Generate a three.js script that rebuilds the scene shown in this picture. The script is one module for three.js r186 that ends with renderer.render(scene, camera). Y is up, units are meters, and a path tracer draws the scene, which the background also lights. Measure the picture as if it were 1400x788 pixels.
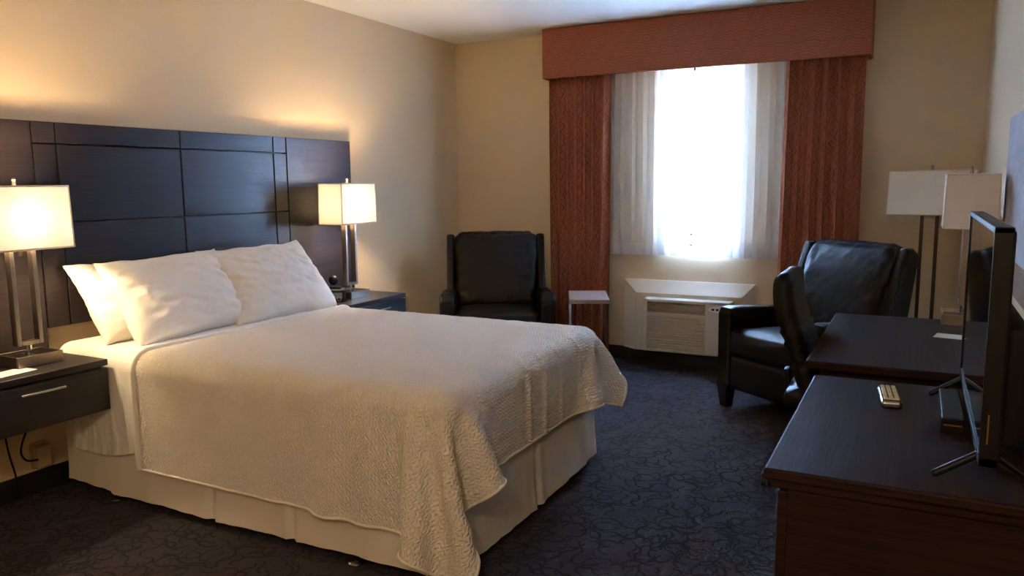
import * as THREE from 'three';
import { RoundedBoxGeometry } from 'three/addons/geometries/RoundedBoxGeometry.js';
import { mergeGeometries } from 'three/addons/utils/BufferGeometryUtils.js';
import { ImprovedNoise } from 'three/addons/math/ImprovedNoise.js';

// ---------------------------------------------------------------- camera, sky, exposure
const scene = new THREE.Scene();
const camera = new THREE.PerspectiveCamera(2 * Math.atan(394 / 1070.6) * 180 / Math.PI, 1400 / 788, 0.05, 200);
camera.rotation.order = 'YXZ';
camera.position.set(3.378, 1.3303, 5.563);
camera.rotation.set(-0.1335, 0.4788, -0.0095);
scene.background = new THREE.Color().setRGB(0.38, 0.60, 1.0);          // bright overcast daylight
scene.backgroundIntensity = 8.2;
const renderer = new THREE.WebGLRenderer({ antialias: true });
renderer.toneMapping = THREE.LinearToneMapping;
renderer.toneMappingExposure = 15.5;
renderer.shadowMap.enabled = true;
const LAMP_COLOR = new THREE.Color().setRGB(1.0, 0.77, 0.48), LAMP_POWER = 0.128, ENTRY_COLOR = new THREE.Color().setRGB(1.0, 0.80, 0.56);

// ---------------------------------------------------------------- helpers
let seed = 12345;
const rnd = () => { seed = (seed + 0x6d2b79f5) | 0; let t = Math.imul(seed ^ (seed >>> 15), 1 | seed); t = (t + Math.imul(t ^ (t >>> 7), 61 | t)) ^ t; return ((t ^ (t >>> 14)) >>> 0) / 4294967296; };
const perlin = new ImprovedNoise();
const noise = (x, y, z = 0) => perlin.noise(x + 37.3, y + 11.7, z + 5.1);
const fbm = (x, y, z = 0) => noise(x, y, z) + 0.5 * noise(x * 2.1, y * 2.1, z * 2.1) + 0.25 * noise(x * 4.3, y * 4.3, z * 4.3);
const R = (d) => d * Math.PI / 180;
const clamp = (x, a, b) => Math.min(b, Math.max(a, x));
const lerp = (a, b, t) => a + (b - a) * t;
const sstep = (a, b, x) => { const t = clamp((x - a) / (b - a), 0, 1); return t * t * (3 - 2 * t); };
const V = (x, y, z) => new THREE.Vector3(x, y, z);

const taken = {};
function numbered(name) { const n = taken[name] = (taken[name] ?? -1) + 1; return n ? name + '_' + String(n).padStart(3, '0') : name; }
function shadows(o) { o.castShadow = true; o.receiveShadow = true; return o; }
function part(name, geometry, material, parent, at, turn) {
  const m = shadows(new THREE.Mesh(geometry, material));
  m.name = name;
  if (at) m.position.set(...at);
  if (turn) m.rotation.set(...turn);
  parent.add(m);
  return m;
}
function tag(o, label, category, group, kind) {
  o.userData.label = label; o.userData.category = category;
  if (group) o.userData.group = group;
  if (kind) o.userData.kind = kind;
  return o;
}
function thing(name, label, category, at = [0, 0, 0], turn = 0, group) {
  const o = new THREE.Group();
  o.name = numbered(name); o.position.set(...at); o.rotation.y = turn;
  scene.add(o);
  return tag(o, label, category, group);
}
function single(name, geometry, material, label, category, group) {
  const m = part(numbered(name), geometry, material, scene);
  return tag(m, label, category, group);
}
function structure(name, geometry, material, label) {
  const m = part(name, geometry, material, scene);
  return tag(m, label, name.split('_')[0], undefined, 'structure');
}
// box projected uv in metres; on level faces u runs along z
function boxUV(g) {
  const p = g.attributes.position, n = g.attributes.normal, uv = new Float32Array(p.count * 2);
  for (let i = 0; i < p.count; i++) {
    const x = p.getX(i), y = p.getY(i), z = p.getZ(i), a = Math.abs(n.getX(i)), b = Math.abs(n.getY(i)), c = Math.abs(n.getZ(i));
    const w = b >= a && b >= c ? [z, x] : a >= c ? [z, y] : [x, y];
    uv[2 * i] = w[0]; uv[2 * i + 1] = w[1];
  }
  g.setAttribute('uv', new THREE.BufferAttribute(uv, 2));
  return g;
}
// box from corner to corner, edges rounded
function bx(x0, x1, y0, y1, z0, z1, r = 0.004, seg = 2) {
  const w = x1 - x0, h = y1 - y0, d = z1 - z0;
  const g = r > 0 ? new RoundedBoxGeometry(w, h, d, seg, Math.min(r, w / 2.01, h / 2.01, d / 2.01)) : new THREE.BoxGeometry(w, h, d);
  g.translate((x0 + x1) / 2, (y0 + y1) / 2, (z0 + z1) / 2);
  return boxUV(g);
}
function merge(list) { return mergeGeometries(list.map((g) => { const h = g.index ? g.toNonIndexed() : g; for (const k of Object.keys(h.attributes)) if (!['position', 'normal', 'uv'].includes(k)) h.deleteAttribute(k); return h; })); }
function cyl(r0, r1, h, n = 20) { return new THREE.CylinderGeometry(r0, r1, h, n); }
function bar(a, b, r, n = 10) {
  const d = b.clone().sub(a), g = new THREE.CylinderGeometry(r, r, d.length(), n);
  g.applyQuaternion(new THREE.Quaternion().setFromUnitVectors(V(0, 1, 0), d.clone().normalize()));
  return g.translate((a.x + b.x) / 2, (a.y + b.y) / 2, (a.z + b.z) / 2);
}
function tube(points, r, n = 40, rn = 6) { return new THREE.TubeGeometry(new THREE.CatmullRomCurve3(points), n, r, rn, false); }
function smoothNormals(g) {
  const p = g.attributes.position, idx = g.index, acc = new Map(), key = (i) => Math.round(p.getX(i) * 2e4) + ',' + Math.round(p.getY(i) * 2e4) + ',' + Math.round(p.getZ(i) * 2e4);
  const keys = Array.from({ length: p.count }, (_, i) => key(i)), a = V(0, 0, 0), b = V(0, 0, 0), c = V(0, 0, 0);
  const count = idx ? idx.count : p.count;
  for (let t = 0; t < count; t += 3) {
    const id = [0, 1, 2].map((k) => idx ? idx.getX(t + k) : t + k);
    a.fromBufferAttribute(p, id[0]); b.fromBufferAttribute(p, id[1]); c.fromBufferAttribute(p, id[2]);
    const nn = b.clone().sub(a).cross(c.clone().sub(a));
    for (const i of id) { const v = acc.get(keys[i]); if (v) v.add(nn); else acc.set(keys[i], nn.clone()); }
  }
  const n = new Float32Array(p.count * 3);
  for (let i = 0; i < p.count; i++) { const v = acc.get(keys[i]).clone().normalize(); n.set([v.x, v.y, v.z], 3 * i); }
  g.setAttribute('normal', new THREE.BufferAttribute(n, 3));
  return g;
}
// upholstered block: rounded, swollen faces and soft creases
function cushion(w, h, d, { r = 0.04, puff = [0, 0, 0], crease = 0, freq = 9, sd = 0, seg = 22, shape } = {}) {
  const g = new THREE.BoxGeometry(w, h, d, seg, seg, Math.max(6, Math.round(seg * 0.6)));
  boxUV(g);
  const p = g.attributes.position, H = [w / 2, h / 2, d / 2];
  for (let i = 0; i < p.count; i++) {
    const P = [p.getX(i), p.getY(i), p.getZ(i)], u = P.map((v, k) => v / H[k]);
    const Q = P.map((v, k) => clamp(v, -(H[k] - r), H[k] - r)), D = P.map((v, k) => v - Q[k]), L = Math.hypot(...D) || 1, N = D.map((v) => v / L);
    const q = Q.map((v, k) => v + N[k] * r);
    for (let k = 0; k < 3; k++) { const e = [0, 1, 2].filter((m) => m !== k); q[k] += N[k] * puff[k] * Math.max(0, 1 - u[e[0]] ** 2) ** 0.7 * Math.max(0, 1 - u[e[1]] ** 2) ** 0.7; }
    if (crease) {
      const f = fbm(P[0] * freq + sd, P[1] * freq * 0.8, P[2] * freq + sd * 2), edge = clamp(Math.max(Math.abs(u[0]), Math.abs(u[1]) * 0.75) * 1.2 - 0.35, 0.1, 1);
      const s = (1 - Math.abs(f) * 2.2) * crease * edge;
      for (let k = 0; k < 3; k++) q[k] += N[k] * s;
    }
    if (shape) shape(q, u);
    p.setXYZ(i, ...q);
  }
  return smoothNormals(g);
}
function extrudeX(points, x0, x1, bevel = 0.008) {       // profile in (z, y), swept along x
  const s = new THREE.Shape(points.map(([z, y]) => new THREE.Vector2(-z, y)));
  const g = new THREE.ExtrudeGeometry(s, { depth: x1 - x0 - 2 * bevel, bevelEnabled: bevel > 0, bevelSize: bevel, bevelThickness: bevel, bevelOffset: -bevel, bevelSegments: 3 });
  g.translate(0, 0, x0 + bevel); g.rotateY(Math.PI / 2);
  return boxUV(g);
}
function grid(nu, nv, f, uvf) {                            // open surface, f(s, t) -> [x, y, z]
  const pos = [], uv = [], idx = [];
  for (let j = 0; j <= nv; j++) for (let i = 0; i <= nu; i++) { pos.push(...f(i / nu, j / nv)); uv.push(...(uvf ? uvf(i / nu, j / nv) : [i / nu, j / nv])); }
  for (let j = 0; j < nv; j++) for (let i = 0; i < nu; i++) { const a = j * (nu + 1) + i, b = a + 1, c = a + nu + 1, d = c + 1; idx.push(a, b, d, a, d, c); }
  const g = new THREE.BufferGeometry();
  g.setAttribute('position', new THREE.Float32BufferAttribute(pos, 3)); g.setAttribute('uv', new THREE.Float32BufferAttribute(uv, 2)); g.setIndex(idx);
  g.computeVertexNormals();
  return g;
}

// ---------------------------------------------------------------- textures
function lattice(n, sd) { let s = sd * 7919 + 17; const a = new Float32Array(n * n); for (let i = 0; i < n * n; i++) { s = Math.imul(s ^ (s >>> 15), 0x2c1b3c6d) + 0x9e3779b9 | 0; a[i] = ((s ^ (s >>> 13)) >>> 0) / 4294967296; } return a; }
const lats = {};
function tnoise(x, y, px, py, sd = 1) {                     // tiling value noise, x and y in 0..1, px by py cells
  const L = lats[sd] ??= lattice(256, sd), X = x * px, Y = y * py, ix = Math.floor(X), iy = Math.floor(Y), fx = X - ix, fy = Y - iy, s = fx * fx * (3 - 2 * fx), t = fy * fy * (3 - 2 * fy);
  const at = (i, j) => L[(((j % py) + py) % py) * 256 % 65536 + (((i % px) + px) % px)];
  return lerp(lerp(at(ix, iy), at(ix + 1, iy), s), lerp(at(ix, iy + 1), at(ix + 1, iy + 1), s), t);
}
function dataTex(n, m, f, srgb, metresU, metresV) {
  const d = new Uint8Array(n * m * 4);
  for (let j = 0; j < m; j++) for (let i = 0; i < n; i++) { const c = f(i / n, j / m), k = 4 * (j * n + i); if (Array.isArray(c)) { d[k] = clamp(c[0], 0, 255); d[k + 1] = clamp(c[1], 0, 255); d[k + 2] = clamp(c[2], 0, 255); } else d[k] = d[k + 1] = d[k + 2] = clamp(c * 255, 0, 255); d[k + 3] = 255; }
  const t = new THREE.DataTexture(d, n, m);
  t.magFilter = THREE.LinearFilter; t.minFilter = THREE.LinearMipmapLinearFilter; t.generateMipmaps = true;
  t.wrapS = t.wrapT = THREE.RepeatWrapping; t.repeat.set(1 / metresU, 1 / (metresV ?? metresU));
  if (srgb) t.colorSpace = THREE.SRGBColorSpace;
  t.needsUpdate = true;
  return t;
}
function canvasTex(n, m, draw, metresU, metresV) {
  const c = document.createElement('canvas'); c.width = n; c.height = m;
  draw(c.getContext('2d'), n, m);
  const t = new THREE.CanvasTexture(c);
  t.wrapS = t.wrapT = THREE.RepeatWrapping; t.repeat.set(1 / metresU, 1 / (metresV ?? metresU)); t.colorSpace = THREE.SRGBColorSpace;
  return t;
}
const paintBump = dataTex(256, 256, (x, y) => 0.5 * tnoise(x, y, 64, 64, 1) + 0.3 * tnoise(x, y, 128, 128, 2) + 0.2 * tnoise(x, y, 24, 24, 3), false, 0.5);
const leatherBump = dataTex(256, 256, (x, y) => 0.6 * Math.abs(tnoise(x, y, 48, 48, 4) * 2 - 1) + 0.4 * Math.abs(tnoise(x, y, 90, 90, 5) * 2 - 1), false, 0.12);
const linenBump = dataTex(256, 256, (x, y) => 0.5 * tnoise(x, y, 128, 10, 6) + 0.5 * tnoise(x, y, 10, 128, 7), false, 0.08);
function woodTex(base, spread) { return dataTex(512, 512, (x, y) => { const s = tnoise(x, y, 3, 90, 8) * 0.5 + tnoise(x, y, 6, 220, 9) * 0.35 + tnoise(x, y, 24, 250, 10) * 0.15, v = 1 + (s - 0.5) * spread; return base.map((b) => b * v); }, true, 0.9, 0.5); }
const woodBump = dataTex(512, 512, (x, y) => tnoise(x, y, 4, 200, 9) * 0.6 + tnoise(x, y, 16, 250, 10) * 0.4, false, 0.9, 0.5);
const carpetMap = canvasTex(1024, 1024, (g, n) => {
  g.fillStyle = 'rgb(54,47,55)'; g.fillRect(0, 0, n, n);
  for (let i = 0; i < 26000; i++) { const v = Math.floor(38 + rnd() * 28); g.fillStyle = `rgba(${v + 2},${v - 2},${v + 8},0.5)`; g.fillRect(rnd() * n, rnd() * n, 3, 3); }
  g.lineCap = 'round';
  for (let i = 0; i < 430; i++) {
    const x = rnd() * n, y = rnd() * n, a = rnd() * Math.PI * 2, r = 18 + rnd() * 38, sweep = 1.0 + rnd() * 1.7, tail = 12 + rnd() * 24;
    g.strokeStyle = rnd() < 0.75 ? 'rgb(27,23,28)' : 'rgb(35,30,36)'; g.lineWidth = 6 + rnd() * 5;
    for (const ox of [-n, 0, n]) for (const oy of [-n, 0, n]) {
      if (x + ox < -140 || x + ox > n + 140 || y + oy < -140 || y + oy > n + 140) continue;
      g.beginPath(); g.arc(x + ox, y + oy, r, a, a + sweep);
      const ex = x + ox + r * Math.cos(a + sweep), ey = y + oy + r * Math.sin(a + sweep);
      g.quadraticCurveTo(ex - Math.sin(a + sweep) * tail, ey + Math.cos(a + sweep) * tail, ex - Math.sin(a + sweep - 0.9) * tail * 1.9, ey + Math.cos(a + sweep - 0.9) * tail * 1.9);
      g.stroke();
    }
  }
}, 1.15);
const carpetBump = dataTex(512, 512, (x, y) => 0.6 * tnoise(x, y, 200, 200, 11) + 0.4 * tnoise(x, y, 90, 90, 12), false, 0.6);
const rustMap = canvasTex(1024, 1024, (g, n) => {
  g.fillStyle = 'rgb(160,92,62)'; g.fillRect(0, 0, n, n);
  for (let i = 0; i < 9000; i++) { g.fillStyle = `rgba(${150 + rnd() * 50},${70 + rnd() * 34},${38 + rnd() * 22},0.35)`; g.fillRect(rnd() * n, rnd() * n, 2 + rnd() * 14, 2); }
  const K = 36;
  for (let k = 0; k < K; k++) {
    g.strokeStyle = k % 3 ? 'rgba(108,52,29,0.78)' : 'rgba(95,42,23,0.84)'; g.lineWidth = 3.2 + (k * 7 % 5) * 0.5;
    for (const oy of [-n, 0, n]) {
      g.beginPath();
      for (let x = -8; x <= n + 8; x += 8) {
        const t = x / n * 2 * Math.PI, ph = k / K * 2 * Math.PI;
        const y = (k + 0.5) * n / K + 13 * Math.sin(5 * t + 3 * ph + 1.4 * Math.sin(2 * t + ph)) + 8 * Math.sin(9 * t - 4 * ph + Math.sin(3 * t)) + oy;
        x < 0 ? g.moveTo(x, y) : g.lineTo(x, y);
      }
      g.stroke();
    }
  }
}, 0.6);
const rustMapUp = rustMap.clone(); rustMapUp.rotation = Math.PI / 2; rustMapUp.needsUpdate = true;
const quiltBump = dataTex(1024, 1024, (x, y) => {           // puckered matelasse: short wavy ribs
  const wx = x + 0.012 * (tnoise(x, y, 24, 24, 13) - 0.5) + 0.02 * (tnoise(x, y, 9, 9, 14) - 0.5), wy = y + 0.016 * (tnoise(x, y, 30, 30, 15) - 0.5) + 0.03 * (tnoise(x, y, 8, 8, 16) - 0.5);
  const rib = Math.sin(wx * 2 * Math.PI * 44 + 1.3 * Math.sin(wy * 2 * Math.PI * 30)), gate = 0.55 + 0.45 * Math.sin(wy * 2 * Math.PI * 36 + 2 * Math.sin(wx * 2 * Math.PI * 20));
  return 0.5 + 0.32 * rib * gate + 0.18 * (tnoise(x, y, 60, 60, 17) - 0.5);
}, false, 0.62);
const artMap = canvasTex(512, 340, (g, w, h) => {
  g.fillStyle = 'rgb(172,172,184)'; g.fillRect(0, 0, w, h);
  for (let i = 0; i < 260; i++) { const x = rnd() * w, y = rnd() * h, c = rnd(); g.fillStyle = `rgba(${140 + c * 70},${146 + c * 66},${172 + c * 56},0.16)`; g.beginPath(); g.ellipse(x, y, 14 + rnd() * 60, 8 + rnd() * 26, rnd() * 0.6 - 0.3, 0, 7); g.fill(); }
  for (let i = 0; i < 60; i++) { g.fillStyle = `rgba(${226 + rnd() * 24},${216 + rnd() * 20},${212 + rnd() * 20},0.35)`; g.beginPath(); g.ellipse(rnd() * 90, 190 + rnd() * 60, 4 + rnd() * 10, 3 + rnd() * 9, 0, 0, 7); g.fill(); }
  g.fillStyle = 'rgb(150,104,52)'; g.fillRect(120, h - 62, w, 62);
  for (let i = 0; i < 300; i++) { g.fillStyle = `rgba(${110 + rnd() * 70},${74 + rnd() * 46},${30 + rnd() * 34},0.4)`; g.fillRect(120 + rnd() * w, h - 62 + rnd() * 60, 20 + rnd() * 40, 2); }
}, 1);
artMap.repeat.set(1, 1);

// ---------------------------------------------------------------- materials
const std = (o) => new THREE.MeshStandardMaterial(o), phy = (o) => new THREE.MeshPhysicalMaterial(o);
const M = {
  wall: std({ color: 0xdcc4a0, roughness: 0.85, bumpMap: paintBump, bumpScale: 0.0006 }),
  ceiling: std({ color: 0xe9e6de, roughness: 0.9, bumpMap: paintBump, bumpScale: 0.001 }),
  carpet: std({ map: carpetMap, roughness: 1, bumpMap: carpetBump, bumpScale: 0.004 }),
  baseboard: std({ color: 0x17151a, roughness: 0.55 }),
  espresso: phy({ map: woodTex([40, 32, 33], 0.5), roughness: 0.33, specularIntensity: 0.8, bumpMap: woodBump, bumpScale: 0.0006 }),
  mahogany: phy({ map: woodTex([44, 29, 25], 0.5), roughness: 0.5, specularIntensity: 0.18, bumpMap: woodBump, bumpScale: 0.0004 }),
  cotton: std({ color: 0xe9e4da, roughness: 0.95, bumpMap: linenBump, bumpScale: 0.0004 }),
  sheet: std({ color: 0xece8e0, roughness: 0.95 }),
  coverlet: std({ color: 0xebe3d6, roughness: 0.95, bumpMap: quiltBump, bumpScale: 0.008, side: THREE.DoubleSide }),
  hem: std({ color: 0xebe3d6, roughness: 0.95 }),
  skirt: std({ color: 0xe8dfd1, roughness: 0.95, bumpMap: linenBump, bumpScale: 0.0006, side: THREE.DoubleSide }),
  rust: std({ map: rustMap, roughness: 0.85, side: THREE.DoubleSide }),
  rustUp: std({ map: rustMapUp, roughness: 0.85, side: THREE.DoubleSide }),
  sheer: phy({ color: 0xf4f4f6, roughness: 0.86, transmission: 0.62, thickness: 0, side: THREE.DoubleSide }),
  sheerHem: phy({ color: 0xefeff3, roughness: 0.9, transmission: 0.4, thickness: 0, side: THREE.DoubleSide }),
  leather: phy({ color: 0x120d0c, roughness: 0.38, specularIntensity: 0.5, bumpMap: leatherBump, bumpScale: 0.0009 }),
  legWood: std({ color: 0x120d0d, roughness: 0.45 }),
  nickel: std({ color: 0x9a8f84, roughness: 0.32, metalness: 1 }),
  bronze: std({ color: 0x4a423e, roughness: 0.35, metalness: 1 }),
  chrome: std({ color: 0xc9ccd0, roughness: 0.15, metalness: 1 }),
  shade: phy({ color: 0xf3ede2, roughness: 1, transmission: 0.038, thickness: 0, side: THREE.DoubleSide, bumpMap: linenBump, bumpScale: 0.0003 }),
  trim: std({ color: 0xe2d6c2, roughness: 0.9 }),
  bulb: std({ color: 0xffffff, emissive: LAMP_COLOR, emissiveIntensity: 1, roughness: 0.5 }),
  frosted: std({ color: 0xffffff, emissive: ENTRY_COLOR, emissiveIntensity: 0.25, roughness: 0.5 }),
  bulbOff: std({ color: 0xe8e4dc, roughness: 0.4 }),
  acPlastic: std({ color: 0xc9bda8, roughness: 0.55 }),
  acTrim: std({ color: 0xd9d0c2, roughness: 0.5 }),
  acDark: std({ color: 0x1f1e1d, roughness: 0.8 }),
  paper: std({ color: 0xf1efe9, roughness: 0.9 }),
  plasticBlack: phy({ color: 0x0d0d0f, roughness: 0.45, specularIntensity: 0.5 }),
  plasticMatte: phy({ color: 0x111013, roughness: 0.7, specularIntensity: 0.5 }),
  screen: phy({ color: 0x050506, roughness: 0.06, clearcoat: 1, clearcoatRoughness: 0.03 }),
  gold: std({ color: 0x7d5c2b, roughness: 0.5, metalness: 0.4 }),
  keys: std({ color: 0xd9c79a, roughness: 0.5 }),
  ivory: std({ color: 0xb7a182, roughness: 0.6 }),
  glass: phy({ color: 0xffffff, roughness: 0, transmission: 1, thickness: 0, ior: 1.5 }),
  frameWin: std({ color: 0x1c2226, roughness: 0.5 }),
  sill: std({ color: 0xe4e2dc, roughness: 0.6 }),
  laminate: std({ map: woodTex([150, 128, 118], 0.22), roughness: 0.35 }),
  art: std({ map: artMap, roughness: 0.7 }),
  artSide: std({ color: 0xaeb0bd, roughness: 0.8 }),
  ground: std({ color: 0xd4d6d4, roughness: 1 }),
  leaf: std({ color: 0x5d7a4c, roughness: 0.8 }),
  bark: std({ color: 0x5b4a3c, roughness: 0.9 }),
};

// ---------------------------------------------------------------- the room
const W = 3.70, D = 7.0, H = 2.44, T = 0.2;
const WX0 = 1.79, WX1 = 2.215, WY0 = 0.84, WY1 = 2.14;
structure('floor', bx(-T, W + T, -0.1, 0, -T, D + T, 0), M.carpet, 'dark grey carpet with black squiggle pattern');
structure('ceiling', bx(-T, W + T, H, H + 0.1, -T, D + T, 0), M.ceiling, 'plain off-white painted ceiling');
structure('wall_left', bx(-T, 0, 0, H, -T, D + T, 0), M.wall, 'beige painted wall behind the headboard');
structure('wall_right', bx(W, W + T, 0, H, -T, D + T, 0), M.wall, 'beige painted wall behind the television');
structure('wall_front', bx(0, W, 0, H, D, D + T, 0), M.wall, 'beige painted wall opposite the window');
{
  const s = new THREE.Shape([[0, 0], [W, 0], [W, H], [0, H]].map(([x, y]) => new THREE.Vector2(x, y)));
  s.holes.push(new THREE.Path([[WX0, WY0], [WX0, WY1], [WX1, WY1], [WX1, WY0]].map(([x, y]) => new THREE.Vector2(x, y))));
  const g = new THREE.ExtrudeGeometry(s, { depth: T, bevelEnabled: false }); g.translate(0, 0, -T);
  structure('wall_back', boxUV(g), M.wall, 'beige painted wall around the window');
}
const BB = 0.10;
structure('baseboard_left', bx(0, 0.012, 0, BB, 0, D, 0.003), M.baseboard, 'black vinyl baseboard below the headboard wall');
structure('baseboard_back', merge([bx(0.012, 1.50, 0, BB, 0, 0.012, 0.003), bx(1.50, 2.36, 0, BB, 0, 0.012, 0.003), bx(2.36, W - 0.012, 0, BB, 0, 0.012, 0.003)]), M.baseboard, 'black vinyl baseboard below the window wall');
structure('baseboard_right', bx(W - 0.012, W, 0, BB, 0, D, 0.003), M.baseboard, 'black vinyl baseboard behind the desk');
{
  const w = new THREE.Group(); w.name = 'window_1'; scene.add(w);
  tag(w, 'narrow window behind the sheer curtains', 'window', undefined, 'structure');
  const z0 = -0.16, z1 = -0.11, f = 0.035;
  part('frame', merge([bx(WX0, WX0 + f, WY0, WY1, z0, z1), bx(WX1 - f, WX1, WY0, WY1, z0, z1), bx(WX0, WX1, WY1 - f, WY1, z0, z1), bx(WX0, WX1, WY0, WY0 + f, z0, z1), bx(WX0, WX1, 0.935, 0.955, z0, z1)]), M.frameWin, w);
  part('pane', new THREE.PlaneGeometry(WX1 - WX0 - 2 * f, WY1 - 0.955 - f).translate((WX0 + WX1) / 2, (WY1 - f + 0.955) / 2, -0.135), M.glass, w);
  part('pane', new THREE.PlaneGeometry(WX1 - WX0 - 2 * f, 0.935 - WY0 - f).translate((WX0 + WX1) / 2, (WY0 + f + 0.935) / 2, -0.135), M.glass, w);
  part('sill', bx(WX0 + 0.001, WX1 - 0.001, WY0, WY0 + 0.02, -0.11, 0.0, 0.004), M.sill, w);
}
// outside
structure('ground', bx(-40, 40, -3.2, -3.0, -70, -0.4, 0), M.ground, 'pale ground outside the window');
{
  const t = thing('tree', 'green leafy tree standing outside the window', 'tree', [-1.6, -3.0, -9]);
  part('trunk', cyl(0.1, 0.2, 3.0, 10).translate(0, 1.5, 0), M.bark, t);
  const list = [];
  for (let i = 0; i < 600; i++) { const a = rnd() * 6.283, b = Math.acos(2 * rnd() - 1), r = 1.25 * Math.cbrt(rnd()); const l = new THREE.PlaneGeometry(0.2, 0.11); l.rotateX(rnd() * 6); l.rotateY(rnd() * 6); l.translate(r * Math.sin(b) * Math.cos(a), 3.5 + r * 1.1 * Math.cos(b), r * Math.sin(b) * Math.sin(a)); list.push(l); }
  part('foliage', merge(list), M.leaf, t);
}

// ---------------------------------------------------------------- window dressing
{
  const v = thing('valance', 'rust coloured box valance with wavy line fabric above the window', 'valance');
  const x0 = 0.868, x1 = 3.07, y0 = 2.083, y1 = H - 0.002, z = 0.215;
  part('front_board', bx(x0, x1, y0, y1, z - 0.025, z, 0.008, 3), M.rust, v);
  part('side_board', bx(x0, x0 + 0.025, y0, y1, 0.001, z - 0.025, 0.006), M.rust, v);
  part('side_board', bx(x1 - 0.025, x1, y0, y1, 0.001, z - 0.025, 0.006), M.rust, v);
  part('top_board', bx(x0 + 0.025, x1 - 0.025, y1 - 0.02, y1, 0.001, z - 0.025, 0.003), M.rust, v);
}
function curtain(x0, x1, y0, y1, zc, amp, folds, sd, flare = 0, taper = 0.75) {
  const nu = folds * 14, L = (x1 - x0) * 1.5;
  return grid(nu, 26, (s, t) => {
    const y = lerp(y1, y0, t), wob = 0.25 * noise(s * 5, t * 1.2, sd), ph = (s + 0.018 * noise(s * folds * 0.6, t * 0.8, sd + 3)) * folds * 2 * Math.PI + wob;
    const A = amp * lerp(taper, 1, t) * (0.75 + 0.6 * noise(s * folds * 0.7, t * 0.7, sd + 8));
    const x = lerp(x0, x1, s) + flare * t * (s - 0.5) * 2 + 0.3 * amp * Math.sin(2 * ph);
    return [x, y, zc + A * Math.sin(ph) + 0.004 * noise(s * 20, t * 6, sd)];
  }, (s, t) => [s * L, lerp(y1, y0, t)]);
}
single('drape', curtain(0.885, 1.375, 0.03, 2.40, 0.128, 0.043, 7, 1, -0.012), M.rustUp, 'rust wavy-patterned drape beside the small side table', 'curtain', 'floor-length drapes');
single('drape', curtain(2.575, 3.035, 0.03, 2.40, 0.128, 0.043, 6, 2, 0.025), M.rustUp, 'rust wavy-patterned drape behind the corner recliner', 'curtain', 'floor-length drapes');
function sheer(x0, x1, folds, sd, label) {
  const t = thing('sheer_curtain', label, 'curtain', [0, 0, 0], 0, 'sheer curtains over the window');
  const zc = 0.055, amp = 0.022;
  part('panel', curtain(x0, x1, 0.80, 2.40, zc, amp, folds, sd), M.sheer, t);
  const full = curtain(x0, x1, 0.80, 2.40, zc + 0.004, amp, folds, sd), p = full.attributes.position;      // hem: the bottom strip doubled
  const nu = folds * 14, src = []; for (let i = 0; i <= nu; i++) src.push([p.getX(26 * (nu + 1) + i), p.getZ(26 * (nu + 1) + i)]);
  part('hem', grid(nu, 1, (s, q) => { const k = Math.round(s * nu); return [src[k][0], 0.80 + 0.085 * q, src[k][1]]; }), M.sheerHem, t);
  return t;
}
sheer(1.352, 1.945, 7, 5, 'white sheer curtain next to the drape by the side table');
sheer(1.962, 2.565, 7, 6, 'white sheer curtain next to the drape by the corner recliner');

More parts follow.
